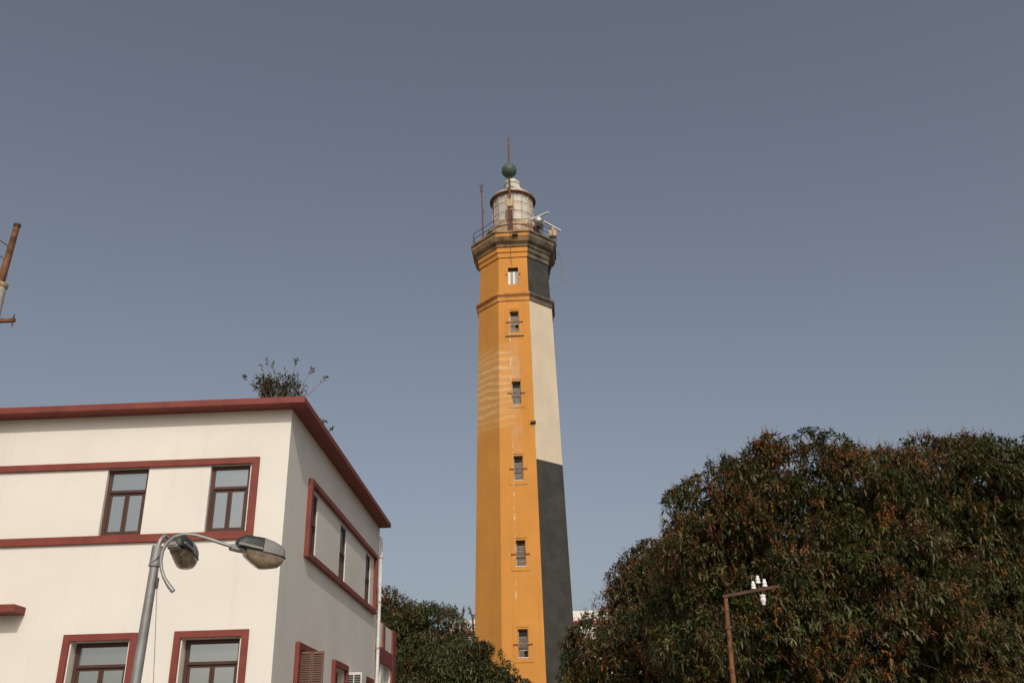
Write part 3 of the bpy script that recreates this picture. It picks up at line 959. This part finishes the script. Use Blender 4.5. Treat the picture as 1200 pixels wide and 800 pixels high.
lamp_head(hp[-1] - Vector((.02, -.02, -.012)), (.82, .53, -.13), 'large lamp head at the end of the long arm')
lamp_head(L(at(204, 638, YP + .22)), (.06, .98, -.12), 'lamp head pointing away behind the pole')
wc = [at(185.4, 668, YP - .09), at(184.3, 680, YP - .1), at(183, 715, YP - .12), at(181, 770, YP - .12), at(179.6, 800, YP - .12)]
wd_ = wc[-1] - wc[-2]
wend = wc[-1] + wd_ * ((.02 - wc[-1].z) / wd_.z)
w = MB(); w.tube([L(p) for p in wc] + [L(wend)], .0045, 6); w.build('hanging_wire', M['cable'], lamp)

# ================================================================== utility poles
# left edge: stepped steel pole
YU = 17.3
ZC = at(6, 336, YU).z
px0 = at(20.5, 263, YU).x
up_ = thing('utility_pole', (px0 - .03, YU, 0), 'tall rusty-topped pole with short crossarm at the left edge of the photo', 'pole')
w = MB(); w.tube([(-.06, 0, 0), (-.05, 0, ZC)], [.19, .135], 18); w.build('lower_pole', M['palegrey'], up_, smooth=True, auto=40)
w = MB(); w.lathe([(.14, ZC - .02), (.155, ZC), (.155, ZC + .07), (.09, ZC + .1)], 18, c=(-.04, 0)); w.build('collar', M['beige'], up_, smooth=True, auto=40)
w = MB(); w.tube([(-.045, 0, ZC + .05), (.03, 0, at(22, 264, YU).z)], [.080, .060], 14); w.build('upper_pole', M['rust'], up_, smooth=True, auto=40)
zt = at(22, 264, YU).z
w = MB(); w.lathe([(.066, zt - .05), (.075, zt - .03), (.075, zt + .02), (.03, zt + .05)], 14, c=(.03, 0)); w.build('cap', M['darkiron'], up_, smooth=True, auto=40)
za_ = at(22, 380, YU).z
w = MB(); w.bar((-.4, -.20, za_ - .02), (at(23, 380, YU).x - (px0 - .03), -.20, za_), .07); ca = w.build('crossarm', M['rust'], up_)
w = MB(); xe = at(21, 380, YU).x - (px0 - .03)
w.bar((xe, -.20, za_ - .14), (xe, -.20, za_ + .13), .022); w.build('arm_pin', M['rust'], ca)
for k, z in enumerate((ZC + .62, ZC + .95)):
    w = MB(); w.bar((0, 0, z), (-.32, -.05, z + .22), .022); w.build('step_iron', M['darkiron'], up_)

# rusty pole with insulators in front of the mango tree
YI = 20.0
ip, ib = at(850.5, 701, YI), at(859.5, 800, YI)
di = (ip - ib).normalized()
ibase = ib - di * (ib.z / di.z)
iup = thing('utility_pole', ibase, 'rusty pole with crossarm of white insulators in front of the mango tree', 'pole')
K = lambda p: Vector(p) - ibase
w = MB(); w.tube([Vector((0, 0, 0)), K(ib), K(ip)], [.062, .054, .044], 14); w.build('pole', M['rust'], iup, smooth=True, auto=40)
w = MB(); zb_ = K(at(853.5, 735, YI)); w.tube([zb_ - di * .03, zb_ + di * .03], .066, 14); w.build('pole_band', M['rust'], iup)
e0, e1 = K(at(847, 698.5, YI)), K(at(913, 686.5, YI))
w = MB(); w.bar(e0, e1, .05, .06); arm = w.build('crossarm', M['darkrust'], iup)
for px, py in ((883.6, 692), (890.3, 690.5), (896.8, 689.5)):
    q_ = K(at(px, py, YI - .0))
    back = -.10 if px == 890.3 else 0
    w = MB(); w.lathe([(.035, .05), (.062, .055), (.066, .10), (.045, .125), (.060, .14), (.058, .19), (.038, .205), (.042, .25), (.03, .275), (.005, .28)], 14)
    o = w.build('insulator', M['porcelain'], iup, smooth=True, auto=45); o.scale = (.8, .8, .72); o.location = q_ + Vector((0, .06 if px == 890.3 else 0, .0 if px != 890.3 else .10))
    w = MB(); w.bar((0, 0, -.02 if px != 890.3 else -.15), (0, 0, .06), .02); pn_ = w.build('insulator_pin', M['darkiron'], o)
q_ = K(at(892.4, 688, YI))
w = MB(); w.lathe([(.005, -.36), (.036, -.355), (.042, -.30), (.058, -.28), (.060, -.23), (.046, -.21), (.06, -.19), (.056, -.15), (.03, -.14)], 14)
o = w.build('insulator', M['porcelain'], iup, smooth=True, auto=45); o.location = q_
w = MB(); w.bar((0, 0, -.16), (0, 0, 0), .02); w.build('insulator_pin', M['darkiron'], o)

# ================================================================== trees
GREEN = np.array([[.060, .068, .019], [.046, .054, .018], [.076, .078, .030], [.090, .084, .036], [.036, .044, .015]])
RUSTY = np.array([[.180, .080, .030], [.240, .095, .022], [.150, .074, .040], [.185, .110, .034], [.135, .074, .040]])


def tree(name, lobes, label, seed, group, leaf=.20, flower=.3, dens=1.0, crad=.55, base_xy=None, trunk_r=.28):
    """lobes: (px, py, Y, radius m) of the crown; a trunk with limbs to every lobe"""
    rng = np.random.default_rng(seed)
    C = [(np.array(at(px, py, Y)), r) for px, py, Y, r in lobes]
    cen = sum(c for c, r in C) / len(C)
    bx, by = (cen[0], cen[1]) if base_xy is None else base_xy
    t = thing(name, (bx, by, 0), label, 'tree', group)
    O = np.array([bx, by, 0.0])
    V, T = [], []
    K1, K2, ph = unit(rng.normal(0, 1, 3)) * 1.9, unit(rng.normal(0, 1, 3)) * 2.7, rng.uniform(0, 6)
    for c, r in C:
        nc = int(4 * pi * r * r / (pi * crad * crad) * 1.75 * dens)
        d = unit(rng.normal(0, 1, (nc, 3)))
        d = d[d[:, 2] > -.75]
        wob = 1 + .07 * np.sin(d @ rng.normal(0, 4, 3) + rng.uniform(0, 6)) + .06 * np.sin(d @ rng.normal(0, 7, 3) + rng.uniform(0, 6))
        cc = c + d * (r * wob * rng.uniform(.80, .89, len(d)))[:, None]
        keep = np.ones(len(cc), bool)
        for c2, r2 in C:
            if c2 is c: continue
            keep &= np.linalg.norm(cc - c2, axis=1) > r2 * .74
        keep &= cc[:, 2] > 1.2
        cc, d = cc[keep], d[keep]
        ns = len(cc)
        ni = int(len(cc) * .75)                              # second layer deeper in, closing the view through
        d2 = unit(rng.normal(0, 1, (ni, 3)))
        cc = np.concatenate([cc, c + d2 * r * rng.uniform(.30, .74, (ni, 1))]); d = np.concatenate([d, d2])
        for ci, (p, dd) in enumerate(zip(cc, d)):
            big = 1.0 if ci < ns else 1.75
            rc = crad * rng.uniform(.6, 1.25)
            nr = max(6, int(24 * dens * (rc / .55) ** 2 * (.20 / leaf) ** 1.3 * (1 if big == 1 else .42)))
            e = unit(rng.normal(0, 1, (nr, 3)) + dd * .55 + np.array([0, 0, .35]))
            rp_ = p + e * rc * rng.uniform(.55, 1.05, (nr, 1)) ** .5 * np.array([1, 1, .85])
            v = sin(p @ K1 + ph) + sin(p @ K2 + 1.7 * ph)        # flowering comes in patches, most at the top
            pf = min(1.0, max(.03, flower * (.75 + .55 * v) + ((.35 if flower > .2 else .05) if dd[2] > .55 else 0)))
            fl = rng.random() < pf and big == 1
            nl = 10
            ax0 = unit(e * .8 + dd * .3 + np.array([0, 0, .25]))
            ax = unit(np.repeat(ax0, nl, 0) * .35 + rng.normal(0, .75, (nr * nl, 3)) + np.array([0, 0, .10]))
            b = np.repeat(rp_, nl, 0) + ax * .015
            ln_ = big * leaf * rng.uniform(.65, 1.15, nr * nl)
            V.append(leaf_arrays(b, ax, ln_, ln_ * rng.uniform(.22, .30, nr * nl), rng.uniform(.15, .95, nr * nl), rng))
            gi = GREEN[rng.integers(0, 5)] * rng.uniform(.75, 1.25)
            colr = np.repeat(gi[None] * rng.uniform(.7, 1.35, (nr, 1)), nl, 0) * rng.uniform(.75, 1.3, (nr * nl, 1))
            if rng.random() < .12 + pf * .55:
                k = rng.random(nr) < .45
                colr[np.repeat(k, nl)] = RUSTY[rng.integers(0, 5)] * rng.uniform(.45, .9, (int(k.sum()) * nl, 1))
            T.append(colr)
            if fl:                                           # upright rusty flower panicles
                k = rng.random(nr) < .62
                tips = rp_[k]
                if len(tips):
                    m = 16
                    bb = np.repeat(tips, m, 0)
                    hgt = np.tile(np.linspace(0, 1, m), len(tips))
                    upax = unit(e[k] * .7 + np.array([0, 0, .6]))
                    bb = bb + np.repeat(upax, m, 0) * (hgt * leaf * 1.5)[:, None]
                    a2 = unit(np.repeat(upax, m, 0) * .6 + rng.normal(0, .7, (len(bb), 3)))
                    l2 = leaf * (.60 - .35 * hgt) * rng.uniform(.8, 1.2, len(bb))
                    V.append(leaf_arrays(bb, a2, l2, l2 * .26, np.full(len(bb), .1), rng))
                    T.append(RUSTY[rng.integers(0, 5)][None] * rng.uniform(.7, 1.6, (len(bb), 1)) * (1.35 if rng.random() < .3 else 1.0))
    V = np.concatenate(V) - O
    fo = leaves_mesh('crown', V, np.concatenate(T) * 1.14, M['leaf'], t)
    tag(fo, kind='stuff')
    w = MB()
    fork = Vector((0, 0, max(1.6, min(c[2] - r for c, r in C) * .7 + .6)))
    w.tube([(0, 0, -.05), (.03, .02, .5), fork * .6 + Vector((.05, 0, 0)), fork], [trunk_r * 1.35, trunk_r * 1.05, trunk_r * .95, trunk_r * .85], 14)
    for c, r in C:
        e = Vector(c - O)
        m1 = fork.lerp(e, .45) + Vector(rng.normal(0, .25, 3)) * .6
        w.tube([fork - Vector((0, 0, .15)), m1, e, e + Vector(rng.normal(0, .2, 3)) * r + Vector((0, 0, r * .2))], [trunk_r * .55, trunk_r * .4, trunk_r * .25, .03], 9)
        for _ in range(7):
            dd = Vector(unit(rng.normal(0, 1, 3) + np.array([0, -.2, .2])))
            w.tube([m1.lerp(e, .7), e + dd * r * .5 + Vector((0, 0, -.1)), e + dd * r * .78], [trunk_r * .18, .035, .012], 6)
    w.build('trunk', M['bark'], t, smooth=True, auto=60)
    return t


BIG = 'mango trees on the right'
tree('mango_tree', [(948, 642, 27, 3.22), (866, 618, 26.8, 2.05), (850, 670, 26.6, 1.8), (1012, 628, 27.3, 2.5), (905, 765, 26, 2.9), (1040, 752, 25.8, 3.1), (838, 735, 27, 1.9)],
     'largest mango tree, rust-flowered dome rising behind the insulator pole', 11, BIG, .19, .55)
tree('mango_tree', [(1142, 638, 28.5, 3.45), (1225, 660, 28.5, 3.3), (1104, 592, 28.8, 2.1), (1180, 770, 27.5, 3.0), (1280, 770, 28, 3)],
     'dark mango tree at the right edge of the photo', 12, BIG, .19, .45)
tree('mango_tree', [(796, 740, 33, 2.6), (744, 806, 32.5, 2.4), (835, 700, 33.5, 2.5), (770, 690, 33.2, 1.5), (820, 800, 32, 2.6)],
     'lower mango tree reaching left to the foot of the lighthouse', 13, BIG, .19, .50)
SM = 'trees between the white building and the lighthouse'
tree('mango_tree', [(503, 766, 44, 2.2), (484, 747, 44.3, 1.5), (526, 772, 44, 1.35), (490, 800, 43, 2.2), (545, 818, 43.5, 1.9)],
     'rounded dark mango tree midway between the white building and the lighthouse', 14, SM, .19, .05, .85, trunk_r=.22)
tree('mango_tree', [(552, 800, 38.5, 1.55), (575, 806, 38.3, 1.0), (520, 806, 38.8, 1.4), (590, 818, 38.2, .8)],
     'low dark green tree in front of the left foot of the lighthouse', 15, SM, .17, .01, .9, trunk_r=.18)
tree('mango_tree', [(450, 720, 47, 1.15), (440, 745, 47, 1.5), (452, 760, 46.6, 1.2)],
     'reddish tree showing just behind the back corner of the white building', 16, SM, .20, .6, .8, trunk_r=.2)

# bare shoots by the tower foot
bs = at(552, 790, 46)
sp = thing('bare_sapling', (bs.x, 46, 0), 'thin bare dark shoots sticking up just left of the lighthouse', 'sapling')
w = MB(); jr = random.Random(2)
for path in (((552, 800), (555.5, 745), (553.5, 722), (549.5, 712)), ((549, 800), (542, 740), (541.8, 722), (543, 712)), ((541.8, 722), (544.5, 714)), ((553.8, 726), (556.5, 719))):
    pp = [at(x, y, 46) - Vector((bs.x, 46, 0)) for x, y in path]
    if path[0][1] == 800: pp = [Vector((jr.uniform(-.1, .1), 0, 0))] + pp
    w.tube(pp, [.05] * (len(pp) - 1) + [.03], 6)
w.build('shoot', M['bark'], sp)
rng = np.random.default_rng(8)
tips = np.array([list(at(x, y, 46) - Vector((bs.x, 46, 0))) for x, y in ((549.5, 712), (551, 716), (554, 722), (555, 731), (543, 712), (541.8, 722))])
bb = np.repeat(tips, 9, 0)
lf = leaves_mesh('foliage', leaf_arrays(bb, unit(rng.normal(0, 1, (len(bb), 3))), np.full(len(bb), .16), np.full(len(bb), .06), np.full(len(bb), .3), rng), np.full((len(bb), 3), .05), M['leaf'], sp)
tag(lf, kind='stuff')

# ================================================================== far buildings
def far_block(px0_, px1_, ytop, Y, depth, floors, label, wallm, name='apartment_block'):
    a, b = at(px0_, ytop, Y), at(px1_, ytop, Y)
    z = a.z
    t = thing(name, ((a.x + b.x) / 2, Y, 0), label, 'building')
    hw = (b.x - a.x) / 2
    w = MB(); w.box(-hw, hw, 0, depth, 0, z - 1.0); w.build('wall', M[wallm], t)
    w = MB(); w.box(-hw - .1, hw + .1, -.1, depth + .1, z - .98, z); w.build('parapet', M['farwhite'], t)
    w = MB(); w.box(-hw - .25, hw + .25, -.3, depth + .2, z - 1.25, z - .985); w.build('roof_edge', M['redtile'], t)
    for k in range(floors):
        zf = z - 3.2 * k - 2.9
        w = MB(); w.box(-hw - .2, hw + .2, -.5, .02, zf - .32, zf); w.build('floor_edge', M['redtile' if k % 2 == 0 else 'farwhite'], t)
        if k:
            w = MB(); w.box(-hw - .1, hw + .1, -.45, -.3, zf + .003, zf + .95); w.build('balcony_front', M['yellow'], t)
        n_ = max(2, int(hw * 2 / 3.2))
        for j in range(n_):
            x = -hw + (j + .72) * 2 * hw / n_
            w = MB(); w.box(x - .5, x + .5, -.03, .05, zf + .25, zf + 1.45); wo = w.build('window', M['wood'], t)
            w = MB(); w.box(x - .42, x - .03, -.045, -.028, zf + .33, zf + 1.37); w.box(x + .03, x + .42, -.045, -.028, zf + .33, zf + 1.37); w.build('pane', M['glass'], wo)
    return t


far_block(640, 722, 716.5, 100, 14, 4, 'far white block with red floor edges, just right of the lighthouse', 'farwhite')
far_block(528, 600, 727.5, 96, 12, 4, 'far pale building with red edge, just left of the lighthouse', 'pink')
far_block(430, 483, 731.5, 88, 12, 4, 'far yellow building with red roof edge, seen through the left trees', 'yellow')
